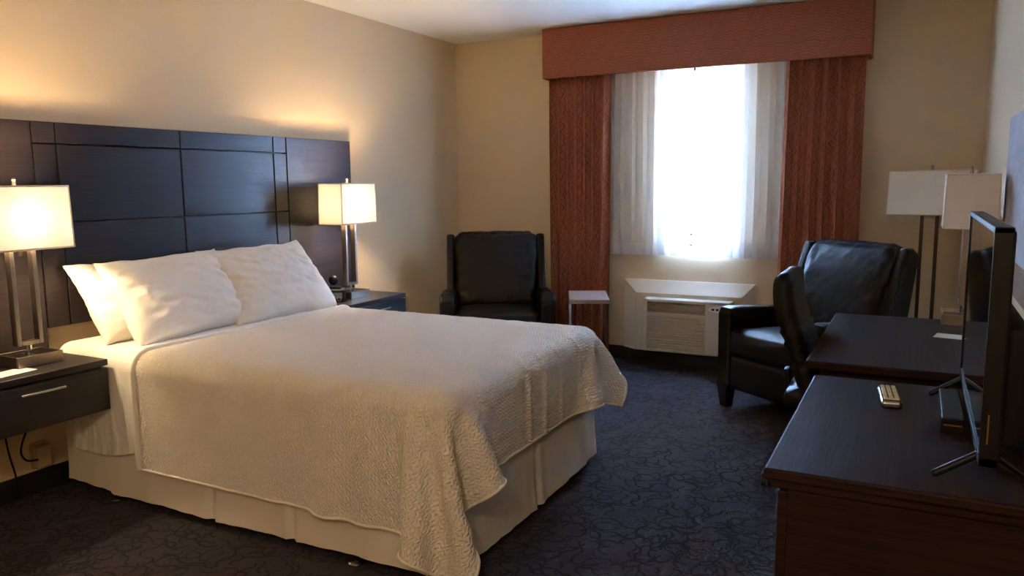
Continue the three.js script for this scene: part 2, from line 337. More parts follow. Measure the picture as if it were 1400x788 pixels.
// ---------------------------------------------------------------- air conditioner
{
  const c = thing('air_conditioner', 'beige through-wall air conditioner below the window', 'air conditioner', [0, 0, 0]);
  const o = [1.45, 2.40, 0.102, 0.615], n = [1.567, 2.325, 0.102, 0.53], zf = 0.105;
  const quad = (a, b, d, e) => { const g = new THREE.BufferGeometry(); g.setAttribute('position', new THREE.Float32BufferAttribute([...a, ...b, ...d, ...a, ...d, ...e], 3)); g.computeVertexNormals(); g.setAttribute('uv', new THREE.Float32BufferAttribute(new Array(12).fill(0), 2)); return g; };
  const zw = 0.001, lip = 0.03;
  const slope = (p, q, p2, q2) => merge([quad([...p, lip], [...q, lip], [...q2, zf], [...p2, zf]), quad([...p, zw], [...q, zw], [...q, lip], [...p, lip])]);
  part('surround', slope([o[0], o[3]], [o[0], o[2]], [n[0], n[3]], [n[0], n[2]]), M.acTrim, c);
  part('surround', slope([o[1], o[3]], [o[0], o[3]], [n[1], n[3]], [n[0], n[3]]), M.acTrim, c);
  part('surround', slope([o[1], o[2]], [o[1], o[3]], [n[1], n[2]], [n[1], n[3]]), M.acTrim, c);
  part('sleeve', bx(n[0], n[1], n[2], n[3], 0.014, zf, 0.004), M.acPlastic, c);
  // front cover with its side, grille and louvre openings
  const x0 = 1.65, x1 = 2.27, y0 = 0.122, y1 = 0.503, z1 = 0.205;
  const vx0 = x0 + 0.03, vx1 = x1 - 0.165, vy0 = 0.402, vy1 = y1 - 0.024;      // the air outlet is a real cavity behind the louvres
  part('body', merge([bx(x0, x1, y0, vy0, zf, z1 - 0.02, 0.004), bx(x0, x1, vy1, y1, zf, z1 - 0.02, 0.008, 3), bx(x0, vx0, vy0 - 0.004, vy1 + 0.004, zf, z1 - 0.02, 0.002), bx(vx1, x1, vy0 - 0.004, vy1 + 0.004, zf, z1 - 0.02, 0.002)]), M.acPlastic, c);
  const f = (a, b, q, r) => bx(a, b, q, r, z1 - 0.03, z1, 0.008, 3);
  part('front_cover', merge([f(x0, x0 + 0.035, y0, y1), f(x1 - 0.17, x1, y0, y1), f(x0, x1, y1 - 0.026, y1), f(x0, x1, 0.375, 0.405), f(x0, x1, y0, y0 + 0.02), bx(x0 + 0.02, x1 - 0.16, y0 + 0.01, 0.38, z1 - 0.03, z1 - 0.018, 0.002)]), M.acPlastic, c);
  for (let k = 0; k < 13; k++) part('grille_slat', bx(x0 + 0.03, x1 - 0.165, y0 + 0.028 + k * 0.0178, y0 + 0.0375 + k * 0.0178, z1 - 0.02, z1 - 0.002, 0.003), M.acPlastic, c);
  for (let k = 0; k < 4; k++) part('louvre', bx(x0 + 0.034, x1 - 0.168, 0.4135 + k * 0.0165, 0.4165 + k * 0.0165, z1 - 0.024, z1 - 0.006, 0.001), M.acPlastic, c);
  const pn = part('control_panel', new THREE.CylinderGeometry(0.5, 0.5, 0.006, 32).rotateX(Math.PI / 2).scale(0.13, 0.042, 1), M.sill, c, [x1 - 0.085, 0.452, z1 + 0.002]);
  for (let k = 0; k < 3; k++) part('button', bx(-0.04 + k * 0.03, -0.022 + k * 0.03, -0.007, 0.007, 0.003, 0.007, 0.001), M.acDark, pn);
}

// ---------------------------------------------------------------- headboard and nightstands
const HX = 0.05;
{
  const h = thing('headboard', 'dark wood wall-mounted headboard with a grid of grooved panels', 'headboard');
  part('backing', merge([bx(0.001, 0.014, 0.725, 1.608, 2.02, 3.52, 0), bx(0.001, 0.014, 0.45, 1.608, 1.435, 2.02, 0), bx(0.001, 0.014, 0.45, 1.608, 3.52, 4.105, 0)]), M.espresso, h);
  const g = 0.0036, P = (y0, y1, z0, z1) => part('panel', bx(0.013, HX, y0 + g, y1 - g, z0 + g, z1 - g, 0.002), M.espresso, h);
  P(0.45, 1.612, 1.43, 2.02); P(0.45, 1.612, 3.52, 4.11);
  for (const [z0, z1] of [[2.02, 2.125], [2.125, 2.77], [2.77, 3.416], [3.416, 3.52]]) for (const [y0, y1] of [[0.72, 1.177], [1.177, 1.5157], [1.5157, 1.612]]) P(y0, y1, z0, z1);
}
function nightstand(z0, z1, label) {
  const n = thing('nightstand', label, 'nightstand', [0, 0, 0], 0, 'floating nightstands');
  const x0 = HX, x1 = 0.46, y0 = 0.42, y1 = 0.632;
  part('body', bx(x0 + 0.001, x1 - 0.02, y0, y1 - 0.034, z0 + 0.003, z1 - 0.003, 0.002), M.espresso, n);
  part('top', bx(x0 + 0.001, x1, y1 - 0.026, y1, z0, z1, 0.003), M.espresso, n);
  part('spacer', bx(x0 + 0.001, x1 - 0.03, y1 - 0.036, y1 - 0.024, z0 + 0.01, z1 - 0.01, 0.001), M.espresso, n);
  const d = part('drawer', bx(x1 - 0.019, x1, y0 + 0.002, y1 - 0.035, z0 + 0.003, z1 - 0.003, 0.003), M.espresso, n);
  const zc = (z0 + z1) / 2;
  part('handle', merge([bar(V(x1 + 0.024, 0.566, zc - 0.085), V(x1 + 0.024, 0.566, zc + 0.085), 0.0055), bar(V(x1, 0.566, zc - 0.06), V(x1 + 0.024, 0.566, zc - 0.06), 0.004), bar(V(x1, 0.566, zc + 0.06), V(x1 + 0.024, 0.566, zc + 0.06), 0.004)]), M.chrome, d);
  return n;
}
nightstand(3.54, 4.11, 'dark floating nightstand with white paper lying on it');
nightstand(1.43, 2.0, 'dark floating nightstand with a black clock radio on it');

// ---------------------------------------------------------------- lamps
function shadeParts(l, w, d, y0, y1, flareTop = 0.97) {     // w along z, d along x
  const c = [[-d / 2, -w / 2], [d / 2, -w / 2], [d / 2, w / 2], [-d / 2, w / 2]], list = [];
  for (let k = 0; k < 4; k++) {
    const a = c[k], b = c[(k + 1) % 4], ln = Math.hypot(a[0] - b[0], a[1] - b[1]);
    list.push(grid(6, 4, (s, t) => { const q = lerp(1, flareTop, t); return [lerp(a[0], b[0], s) * q, lerp(y0, y1, t), lerp(a[1], b[1], s) * q]; }, (s, t) => [s * ln, lerp(y0, y1, t)]));
  }
  const sh = part('shade', merge(list), M.shade, l);
  const rim = (q, y) => c.map((a, k) => { const b = c[(k + 1) % 4]; return bar(V(a[0] * q, y, a[1] * q), V(b[0] * q, y, b[1] * q), 0.0038, 6); });
  const posts = c.map((a) => bar(V(a[0], y0, a[1]), V(a[0] * flareTop, y1, a[1] * flareTop), 0.003, 6));
  part('trim', merge([...rim(1, y0), ...rim(flareTop, y1), ...posts]), M.trim, sh);
}
function bulbParts(l, y, lit) {
  part('socket', cyl(0.014, 0.016, 0.05, 16).translate(0, y - 0.055, 0), M.bronze, l);
  const b = part('bulb', new THREE.SphereGeometry(0.028, 20, 14).scale(1, 1.15, 1).translate(0, y, 0), lit ? M.bulb : M.bulbOff, l);
  if (lit) {
    const p = new THREE.PointLight(LAMP_COLOR, LAMP_POWER, 0, 2);
    p.name = 'bulb_light'; p.position.set(0, y, 0); p.castShadow = true; p.shadow.radius = 1.3; b.add(p);
  }
}
function harp(l, y0, y1, lit) {
  const pts = []; for (let k = 0; k <= 16; k++) { const a = -Math.PI / 2 + k / 16 * Math.PI * 2; pts.push(V(0, (y0 + y1) / 2 + (y1 - y0) / 2 * Math.sin(a), 0.045 * Math.cos(a))); }
  part('harp', tube(pts, 0.0018, 48, 6), M.nickel, l);
  part('finial', merge([cyl(0.006, 0.008, 0.02, 12).translate(0, y1 + 0.012, 0), new THREE.SphereGeometry(0.0075, 12, 8).translate(0, y1 + 0.026, 0)]), M.nickel, l);
  part('spider', merge([bar(V(-0.085, y1 - 0.004, 0), V(0.085, y1 - 0.004, 0), 0.0018, 6), bar(V(0, y1 - 0.004, -0.16), V(0, y1 - 0.004, 0.16), 0.0018, 6)]), M.nickel, l);
}
function tableLamp(at, label, lit, group, k = 1, dz = 0) {           // height 0.70 * k
  const l = thing('table_lamp', label, 'lamp', at, 0, group);
  const Y = (v) => v * k;
  part('base', merge([bx(-0.075, 0.075, 0, 0.008, -0.09, 0.09, 0.002), bx(0.067, 0.075, 0.006, 0.044, -0.09, 0.09, 0.002), bx(-0.075, -0.067, 0.006, 0.044, -0.09, 0.09, 0.002), bx(-0.067, 0.067, 0.006, 0.044, 0.082, 0.09, 0.002), bx(-0.067, 0.067, 0.006, 0.044, -0.09, -0.082, 0.002)]), M.nickel, l);
  part('base_inset', bx(-0.067, 0.067, 0.008, 0.034, -0.082, 0.082, 0.001), M.bronze, l);
  part('stem', merge([cyl(0.011, 0.011, 0.045, 18).translate(0, 0.055, 0), cyl(0.016, 0.016, 0.008, 18).translate(0, 0.038, 0)]), M.chrome, l);
  const y0 = 0.076, y1 = Y(0.475), w = 0.052, t = 0.017, d = 0.017;
  part('frame', merge([bx(-d, d, y0, y1, -w, -w + t, 0.002), bx(-d, d, y0, y1, w - t, w, 0.002), bx(-d, d, y0, y0 + t, -w + t, w - t, 0.002), bx(-d, d, y1 - t, y1, -w + t, w - t, 0.002)]), M.nickel, l);
  part('neck', cyl(0.008, 0.008, Y(0.57) - y1, 14).translate(0, (Y(0.57) + y1) / 2 - 0.045, 0), M.bronze, l);
  bulbParts(l, Y(0.575), lit);
  shadeParts(l, 0.335, 0.18, Y(0.46), Y(0.703));
  harp(l, Y(0.50), Y(0.703), lit);
  return l;
}
tableLamp([0.245, 0.632, 3.725], 'lit table lamp with rectangular shade behind the white paper', true, 'lit bedside lamps');
tableLamp([0.245, 0.632, 1.715], 'lit table lamp with rectangular shade beside the clock radio', true, 'lit bedside lamps');
tableLamp([3.555, 0.75, 1.945], 'unlit table lamp with rectangular shade standing on the desk', false, undefined, 0.848);
{
  const l = thing('floor_lamp', 'unlit floor lamp with twin posts in the corner behind the recliner', 'lamp', [3.435, 0, 0.30], Math.PI / 2);
  part('base', bx(-0.13, 0.13, 0, 0.025, -0.14, 0.14, 0.006), M.bronze, l);
  const w = 0.05;
  part('post', bx(-0.011, 0.011, 0.02, 1.115, -w, -w + 0.02, 0.002), M.bronze, l);
  part('post', bx(-0.011, 0.011, 0.02, 1.115, w - 0.02, w, 0.002), M.bronze, l);
  part('crossbar', bx(-0.011, 0.011, 1.10, 1.118, -w + 0.018, w - 0.018, 0.002), M.nickel, l);
  part('neck', cyl(0.008, 0.008, 0.09, 14).translate(0, 1.15, 0), M.nickel, l);
  bulbParts(l, 1.25, false);
  shadeParts(l, 0.46, 0.20, 1.125, 1.378);
  harp(l, 1.19, 1.378, false);
}

// entry light on the ceiling behind the camera
{
  const l = thing('ceiling_light', 'round frosted ceiling light by the entry, lit warm', 'ceiling light', [3.25, H, 6.3]);
  part('canopy', cyl(0.19, 0.19, 0.02, 40).translate(0, -0.0105, 0), M.nickel, l);
  part('diffuser', new THREE.SphereGeometry(0.17, 32, 12, 0, Math.PI * 2, Math.PI / 2, Math.PI / 2).scale(1, 0.5, 1).translate(0, -0.02, 0), M.frosted, l);
  const p = new THREE.PointLight(ENTRY_COLOR, 0.29, 0, 2); p.name = 'ceiling_bulb_light'; p.position.set(0, -0.14, 0); p.castShadow = true; p.shadow.radius = 6; l.add(p);
}

// ---------------------------------------------------------------- bed
const BX0 = 0.07, BX1 = 2.08, BZ0 = 2.17, BZ1 = 3.525, BT = 0.655, BRAD = 0.07;
{
  const b = thing('bed', 'double bed under the cream coverlet', 'bed');
  part('mattress', new RoundedBoxGeometry(BX1 - BX0 - 0.008, 0.29, BZ1 - BZ0 - 0.008, 6, BRAD + 0.025).translate((BX0 + BX1) / 2, BT - 0.006 - 0.145, (BZ0 + BZ1) / 2), M.sheet, b);
  part('box_spring', bx(BX0 + 0.015, BX1 - 0.015, 0.16, 0.358, BZ0 + 0.015, BZ1 - 0.015, 0.02, 3), M.skirt, b);
  part('bed_frame', merge([bx(0.15, 2.02, 0.13, 0.16, BZ0 + 0.05, BZ0 + 0.09, 0.003), bx(0.15, 2.02, 0.13, 0.16, BZ1 - 0.09, BZ1 - 0.05, 0.003), bx(0.36, 0.40, 0.125, 0.16, BZ0 + 0.05, BZ1 - 0.05, 0.003), bx(1.65, 1.69, 0.125, 0.16, BZ0 + 0.05, BZ1 - 0.05, 0.003)]), M.plasticBlack, b);
  for (const x of [0.385, 1.672]) for (const z of [BZ0 + 0.06, (BZ0 + BZ1) / 2, BZ1 - 0.03]) {
    const l = part('leg', merge([cyl(0.012, 0.012, 0.13, 12).translate(x, 0.075, z), cyl(0.02, 0.012, 0.02, 12).translate(x, 0.125, z)]), M.bronze, b);
    part('glide', new THREE.LatheGeometry([[0, 0], [0.03, 0], [0.031, 0.006], [0.014, 0.016], [0, 0.018]].map(([r, y]) => new THREE.Vector2(r, y)), 18).translate(x, 0, z), M.nickel, l);
  }
}
// skirt: runs from the head along the near side, the foot and the far side
{
  const path = [], rad = 0.035, zN = BZ1 - 0.014, zF = BZ0 + 0.014, xF = BX1 - 0.012;
  const push = (x, z, nx, nz) => path.push([x, z, nx, nz]);
  const nS = 150;
  for (let k = 0; k <= nS; k++) push(lerp(0.10, xF - rad, k / nS), zN, 0, 1);
  for (let k = 1; k < 8; k++) { const a = k / 8 * Math.PI / 2; push(xF - rad + rad * Math.sin(a), zN - rad + rad * Math.cos(a), Math.sin(a), Math.cos(a)); }
  for (let k = 0; k <= 110; k++) push(xF, lerp(zN - rad, zF + rad, k / 110), 1, 0);
  for (let k = 1; k < 8; k++) { const a = k / 8 * Math.PI / 2; push(xF - rad + rad * Math.cos(a), zF + rad - rad * Math.sin(a), Math.cos(a), -Math.sin(a)); }
  for (let k = 0; k <= 60; k++) push(lerp(xF - rad, 0.125, k / 60), zF, 0, -1);
  let len = 0; const arc = path.map((p, k) => { if (k) len += Math.hypot(p[0] - path[k - 1][0], p[1] - path[k - 1][1]); return len; });
  const sPleat = [0.885, 1.30, 1.96 + 0.66];
  const n = path.length - 1;
  const g = grid(n, 14, (s, t) => {
    const k = Math.round(s * n), [x, z, nx, nz] = path[k], a = arc[k];
    let off = t * (0.010 * noise(a * 7, t * 0.8, 2) + 0.007 * noise(a * 17, t, 4)) + t * t * 0.012;
    for (const c of sPleat) { const u = (a - c) / 0.022; if (Math.abs(u) < 1) off -= 0.012 * (0.4 + t) * (1 - Math.abs(u)); else if (Math.abs(u) < 3) off += 0.006 * t * (3 - Math.abs(u)) / 2; }
    const bottom = 0.038 + 0.014 * noise(a * 2.3, 0, 9) + (a > 1.9 && a < 3.4 ? 0.028 * Math.pow(Math.abs((a - 2.62) / 0.7), 1.6) - 0.006 : 0) + (a < 0.3 ? 0.012 : 0);
    return [x + nx * off, lerp(0.372, bottom, t), z + nz * off];
  }, (s, t) => [arc[Math.round(s * n)], t * 0.33]);
  single('bed_skirt', g, M.skirt, 'tan pleated bed skirt hanging below the coverlet', 'bed skirt');
}
// flat sheet over the head half of the mattress, hanging down both sides
function overBed(w, top, dropN, dropF, off) {               // w: 0..1 across, returns z, y
  const r = BRAD, flat = BZ1 - BZ0 - 2 * r, arcL = Math.PI / 2 * r, sideN = dropN, sideF = dropF, total = sideN + sideF + flat + 2 * arcL;
  let a = w * total;
  if (a < sideN) return [BZ1 + off, top - r - (sideN - a), a, 1];
  a -= sideN; if (a < arcL) { const q = a / r; return [BZ1 - r + (r + off) * Math.cos(q), top - r + (r + off) * Math.sin(q), a, 0]; }
  a -= arcL; if (a < flat) return [BZ1 - r - a, top + off, a, 0];
  a -= flat; if (a < arcL) { const q = a / r; return [BZ0 + r - (r + off) * Math.sin(q), top - r + (r + off) * Math.cos(q), a, 0]; }
  a -= arcL; return [BZ0 - off, top - r - a, a, -1];
}
{
  const x0 = 0.10, x1 = 0.78;
  const g = grid(70, 170, (s, t) => {
    const drop = 0.36 + 0.02 * Math.sin(s * 5) - 0.03 * s, [z, y, a, side] = overBed(t, BT, drop, 0.30, 0.004);
    const hang = side ? clamp((BT - BRAD - y) / 0.3, 0, 1) : 0, x = lerp(x0, x1, s) + hang * 0.10 * (1 - s) * (side > 0 ? 1 : 0);
    const fold = hang * (0.012 + 0.016 * Math.max(0, noise(s * 9 + y * 2, y * 2.2, 3)) + 0.012 * Math.abs(noise(s * 16 - y * 3, y * 3, 6))) * (s < 0.62 ? 1 : 0.3);
    const topW = side ? 0 : 0.003 * Math.max(0, noise(s * 7, z * 6, 1));
    return [x, y + topW, z + side * fold];
  }, (s, t) => [s * 0.68, t * 2]);
  single('flat_sheet', g, std({ color: 0xece8e0, roughness: 0.95, side: THREE.DoubleSide, bumpMap: linenBump, bumpScale: 0.0004 }), 'smooth white sheet under the pillows and coverlet edge', 'sheet');
}
// coverlet: a sheet of cloth dropped over the mattress
const cloth = (() => {
  const dx = 0.02, x0 = 0.605, nx = Math.round((BX1 - x0 + 0.31) / dx), dropN = 0.475, dropF = 0.21, nz = Math.round((BZ1 - BZ0 + dropN + dropF - 0.05) / dx);
  const zs = BZ1 + dropN - 0.025, N = (nx + 1) * (nz + 1), P = new Float64Array(N * 3), Q = new Float64Array(N * 3), id = (i, j) => j * (nx + 1) + i;
  for (let j = 0; j <= nz; j++) for (let i = 0; i <= nx; i++) { const k = 3 * id(i, j); P[k] = x0 + i * dx; P[k + 1] = BT + 0.016 + 0.002 * rnd(); P[k + 2] = zs - j * dx; }
  Q.set(P);
  const C = [], add = (a, b, l, w) => C.push(a, b, l, w);
  for (let j = 0; j <= nz; j++) for (let i = 0; i <= nx; i++) {
    if (i < nx) add(id(i, j), id(i + 1, j), dx, 1);
    if (j < nz) add(id(i, j), id(i, j + 1), dx, 1);
    if (i < nx && j < nz) { add(id(i, j), id(i + 1, j + 1), dx * Math.SQRT2, 0.35); add(id(i + 1, j), id(i, j + 1), dx * Math.SQRT2, 0.35); }
    if (i < nx - 2) add(id(i, j), id(i + 3, j), 3 * dx, 0.10);
    if (j < nz - 2) add(id(i, j), id(i, j + 3), 3 * dx, 0.10);
  }
  const free = new Float64Array(N);
  for (let j = 0; j <= nz; j++) for (let i = 0; i <= nx; i++) { const k = id(i, j), x = P[3 * k], z = P[3 * k + 2]; free[k] = x < BX1 - 0.22 && z > BZ0 + 0.12 && z < BZ1 - 0.12 && (x < BX1 - 0.5 || z < BZ1 - 0.3) ? 0 : 1; if (!free[k]) P[3 * k + 1] = BT + 0.012; }
  Q.set(P);
  const nC = C.length / 4, A = new Int32Array(nC), B = new Int32Array(nC), L = new Float64Array(nC), S = new Float64Array(nC);
  for (let k = 0; k < nC; k++) { A[k] = 3 * C[4 * k]; B[k] = 3 * C[4 * k + 1]; L[k] = C[4 * k + 2]; S[k] = C[4 * k + 3] * 0.5; }
  const th = 0.012, r = BRAD, cz = (BZ0 + BZ1) / 2, hz = (BZ1 - BZ0) / 2, cx = 0.5, hx = BX1 - cx, cy = BT - 1, hy = 1, g = 9.8 / 3600;
  for (let step = 0; step < 420; step++) {
    const damp = step < 300 ? 0.975 : 0.94;
    for (let k = 0; k < N * 3; k += 3) for (let c = 0; c < 3; c++) { const v = (P[k + c] - Q[k + c]) * damp; if (!free[k / 3]) continue; Q[k + c] = P[k + c]; P[k + c] += v - (c === 1 ? (step < 330 ? g : 0.2 * g) : 0); }
    for (let it = 0; it < (step < 330 ? 9 : 26); it++) for (let k = 0; k < nC; k++) {
      const a = A[k], b = B[k], ex = P[b] - P[a], ey = P[b + 1] - P[a + 1], ez = P[b + 2] - P[a + 2], l = Math.sqrt(ex * ex + ey * ey + ez * ez) || 1e-9, wa = free[a / 3], wb = free[b / 3], f = wa + wb ? (l - L[k]) / l * S[k] * 2 / (wa + wb) : 0, fa = f * wa, fb = f * wb;
      P[a] += ex * fa; P[a + 1] += ey * fa; P[a + 2] += ez * fa; P[b] -= ex * fb; P[b + 1] -= ey * fb; P[b + 2] -= ez * fb;
    }
    for (let k = 0; k < N * 3; k += 3) {
      const px = P[k] - cx, py = P[k + 1] - cy, pz = P[k + 2] - cz, sx = Math.sign(px) || 1, sy = Math.sign(py) || 1, sz = Math.sign(pz) || 1;
      const qx = Math.abs(px) - hx + r, qy = Math.abs(py) - hy + r, qz = Math.abs(pz) - hz + r, ox = Math.max(qx, 0), oy = Math.max(qy, 0), oz = Math.max(qz, 0), out = Math.sqrt(ox * ox + oy * oy + oz * oz);
      let d, nX = 0, nY = 0, nZ = 0;
      if (out > 0) { d = out - r; nX = ox / out * sx; nY = oy / out * sy; nZ = oz / out * sz; }
      else { const m = Math.max(qx, qy, qz); d = m - r; if (m === qy) nY = sy; else if (m === qx) nX = sx; else nZ = sz; }
      if (d < th) {
        const m = th - d; P[k] += nX * m; P[k + 1] += nY * m; P[k + 2] += nZ * m;
        const mu = nY > 0.95 ? 0.6 : 0.12;
        for (let c = 0; c < 3; c++) Q[k + c] = lerp(Q[k + c], P[k + c], mu);
      }
      if (P[k + 1] < 0.012) { P[k + 1] = 0.012; Q[k] = P[k]; Q[k + 2] = P[k + 2]; }
    }
  }
  return { P, nx, nz, dx, id };
})();
{
  const { P, nx, nz, dx, id } = cloth, U = 2;
  const at = (i, j, c) => P[3 * id(clamp(i, 0, nx), clamp(j, 0, nz)) + c];
  const cr = (a, b, c, d, t) => b + 0.5 * t * (c - a + t * (2 * a - 5 * b + 4 * c - d + t * (3 * (b - c) + d - a)));
  const sample = (s, t) => {
    const X = s * nx, Y = t * nz, i = Math.min(nx - 1, Math.floor(X)), j = Math.min(nz - 1, Math.floor(Y)), fx = X - i, fy = Y - j;
    return [0, 1, 2].map((c) => { const row = [-1, 0, 1, 2].map((m) => cr(at(i - 1, j + m, c), at(i, j + m, c), at(i + 1, j + m, c), at(i + 2, j + m, c), fx)); return cr(...row, fy); });
  };
  const g = grid(nx * U, nz * U, sample, (s, t) => [s * nx * dx, t * nz * dx]);
  // puckers and packing creases pressed into the cloth
  const p = g.attributes.position, n = g.attributes.normal, nu = nx * U + 1;
  for (let k = 0; k < p.count; k++) {
    const a = (k % nu) / (nx * U) * nx * dx, b = Math.floor(k / nu) / (nz * U) * nz * dx;
    let h = 0.0022 * noise(a * 14, b * 14) + 0.0014 * noise(a * 34, b * 22, 4);
    const foot = sstep(1.38, 1.56, a);
    for (const c of [0.62, 1.02, 1.16, 1.32, 1.52]) h += foot * 0.013 * Math.exp(-(((b - c - 0.03 * (a - 1.5) + 0.006 * noise(a * 9, c)) / 0.011) ** 2));
    h += foot * 0.004 * noise(a * 30, b * 7, 8);
    p.setXYZ(k, p.getX(k) + n.getX(k) * h, p.getY(k) + n.getY(k) * h, p.getZ(k) + n.getZ(k) * h);
  }
  g.computeVertexNormals();
  const cv = thing('coverlet', 'cream matelasse coverlet draped over the bed', 'coverlet');
  part('cover', g, M.coverlet, cv);
  const edge = (f, r) => { const pts = []; for (let k = 0; k <= 120; k++) { const [s, t] = f(k / 120); pts.push(V(...sample(s, t))); } return tube(pts, r, 240, 6); };
  part('hem', merge([edge((k) => [k, 0], 0.0055), edge((k) => [1, k], 0.0055), edge((k) => [k, 1], 0.0055)]), M.hem, cv);
  part('folded_edge', edge((k) => [0, k], 0.0135), M.sheet, cv);
}
// pillows
function pillowGeo(w, h, t, sd, wr) {
  const nu = 64, nv = 44, f = (side) => (s, q) => {
    const u = s * 2 - 1, v = q * 2 - 1, cu = Math.max(0, 1 - u * u), cv = Math.max(0, 1 - v * v);
    const X = u * w / 2 * (1 - 0.055 * cv * u * u) + 0.01 * noise(v * 2.2, sd, 1) * u, Y = v * h / 2 * (1 - 0.075 * cu * v * v) + 0.012 * noise(u * 2.4, sd, 2) * Math.abs(v);
    const body = Math.pow(cu, 0.42) * Math.pow(cv, 0.42), edge = clamp(Math.max(Math.abs(u), Math.abs(v)), 0, 1);
    const rid = (1 - Math.abs(fbm(u * 2.2 + sd, v * 3.4 + u * 1.2, sd)) * 2) * wr * body * (0.25 + edge) + 0.4 * wr * noise(u * 7 + sd, v * 9, 3) * edge * body;
    return [X, Y, side * (t / 2 * body * (1 - 0.16 * v) + rid) + 0.0];
  };
  const a = grid(nu, nv, f(1), (s, q) => [s * w, q * h]), b = grid(nu, nv, f(-1), (s, q) => [s * w, q * h]);
  const ib = b.index.array; for (let k = 0; k < ib.length; k += 3) { const m = ib[k]; ib[k] = ib[k + 1]; ib[k + 1] = m; }
  return smoothNormals(merge([a, b]));
}
function pillow(at, w, h, t, lean, yaw, roll, sd, label) {
  const o = thing('pillow', label, 'pillow', at, Math.PI / 2 + yaw, 'bed pillows');
  const c = part('pillowcase', pillowGeo(w, h, t, sd, 0.012), M.cotton, o, [0, h / 2 * Math.cos(lean), -h / 2 * Math.sin(lean)], [-lean, 0, roll]);
  c.rotation.order = 'XYZ';
  return o;
}
pillow([0.335, BT - 0.006, 3.12], 0.66, 0.42, 0.15, R(38), 0.03, R(-2), 5, 'rumpled white pillow partly hidden behind another pillow');
pillow([0.47, BT - 0.004, 3.06], 0.69, 0.44, 0.17, R(36), 0.02, R(1), 2, 'white pillow resting in front of the half hidden pillow');
pillow([0.505, BT - 0.006, 2.52], 0.70, 0.46, 0.19, R(38), -0.05, R(1), 9, 'white pillow next to the clock radio nightstand');

// ---------------------------------------------------------------- recliners
function recliner(at, turn, label) {
  const c = thing('recliner', label, 'armchair', at, turn, 'leather recliners');
  part('base_frame', bx(-0.28, 0.28, 0.14, 0.32, -0.34, 0.30, 0.01), M.plasticMatte, c);
  part('seat', cushion(0.555, 0.15, 0.64, { r: 0.03, puff: [0, 0.025, 0.012], crease: 0.003, sd: 3 }), M.leather, c, [0, 0.385, 0.055], [R(-3), 0, 0]);
  part('footrest_panel', cushion(0.555, 0.20, 0.05, { r: 0.02, puff: [0, 0, 0.012], crease: 0.002, sd: 6 }), M.leather, c, [0, 0.225, 0.34]);
  const prof = [[0.365, 0.135], [0.37, 0.56], [0.352, 0.595], [0.31, 0.602], [-0.20, 0.568], [-0.31, 0.53], [-0.35, 0.44], [-0.33, 0.14]];
  part('armrest', extrudeX(prof, -0.385, -0.285, 0.018), M.leather, c);
  part('armrest', extrudeX(prof, 0.285, 0.385, 0.018), M.leather, c);
  for (const [x, z] of [[-0.34, 0.325], [0.34, 0.325], [-0.34, -0.28], [0.34, -0.28]]) {
    const g = new THREE.CylinderGeometry(0.056, 0.036, 0.15, 4).rotateY(Math.PI / 4); g.translate(x, 0.075, z);
    part('leg', g.toNonIndexed(), M.legWood, c).geometry.computeVertexNormals();
  }
  const b = part('backrest', cushion(0.60, 0.56, 0.17, { r: 0.06, puff: [0.0, 0.01, 0.035], crease: 0.016, freq: 8, sd: 1.5, seg: 40, shape: (q, u) => { q[2] += u[1] > 0 ? -0.02 * u[1] ** 3 : 0.015 * u[1] ** 2; } }), M.leather, c, [0, 0.69, -0.275], [R(-13), 0, 0]);
  const wing = [[0.10, -0.20], [0.075, 0.10], [0.05, 0.265], [0.0, 0.275], [-0.06, 0.25], [-0.075, -0.2]];
  for (const s of [-1, 1]) part('wing', extrudeX(wing, s > 0 ? 0.302 : -0.358, s > 0 ? 0.358 : -0.302, 0.016), M.leather, b);
  part('back_panel', bx(-0.31, 0.31, -0.36, 0.25, -0.10, -0.075, 0.01), M.leather, b);
  return c;
}
recliner([0.765, 0, 0.762], 0.5138, 'dark leather recliner standing beyond the bed in the plain wall corner');
recliner([2.88, 0, 0.883], -0.6272, 'dark leather recliner angled in front of the floor lamp');

// ---------------------------------------------------------------- side table (C shape)
{
  const t = thing('side_table', 'small C-shaped side table with pale wood top and metal legs', 'table', [1.43, 0, 0.70], R(24));
  part('top', bx(-0.13, 0.13, 0.55, 0.578, -0.22, 0.22, 0.004), M.laminate, t);
  for (const s of [-1, 1]) {
    part('leg', bx(s * 0.118 - 0.010, s * 0.118 + 0.010, 0.008, 0.55, -0.215, -0.195, 0.002), M.chrome, t);
    part('foot', bx(s * 0.118 - 0.010, s * 0.118 + 0.010, 0, 0.016, -0.215, 0.21, 0.002), M.bronze, t);
  }
  part('crossbar', bx(-0.108, 0.108, 0, 0.016, -0.215, -0.195, 0.002), M.bronze, t);
}

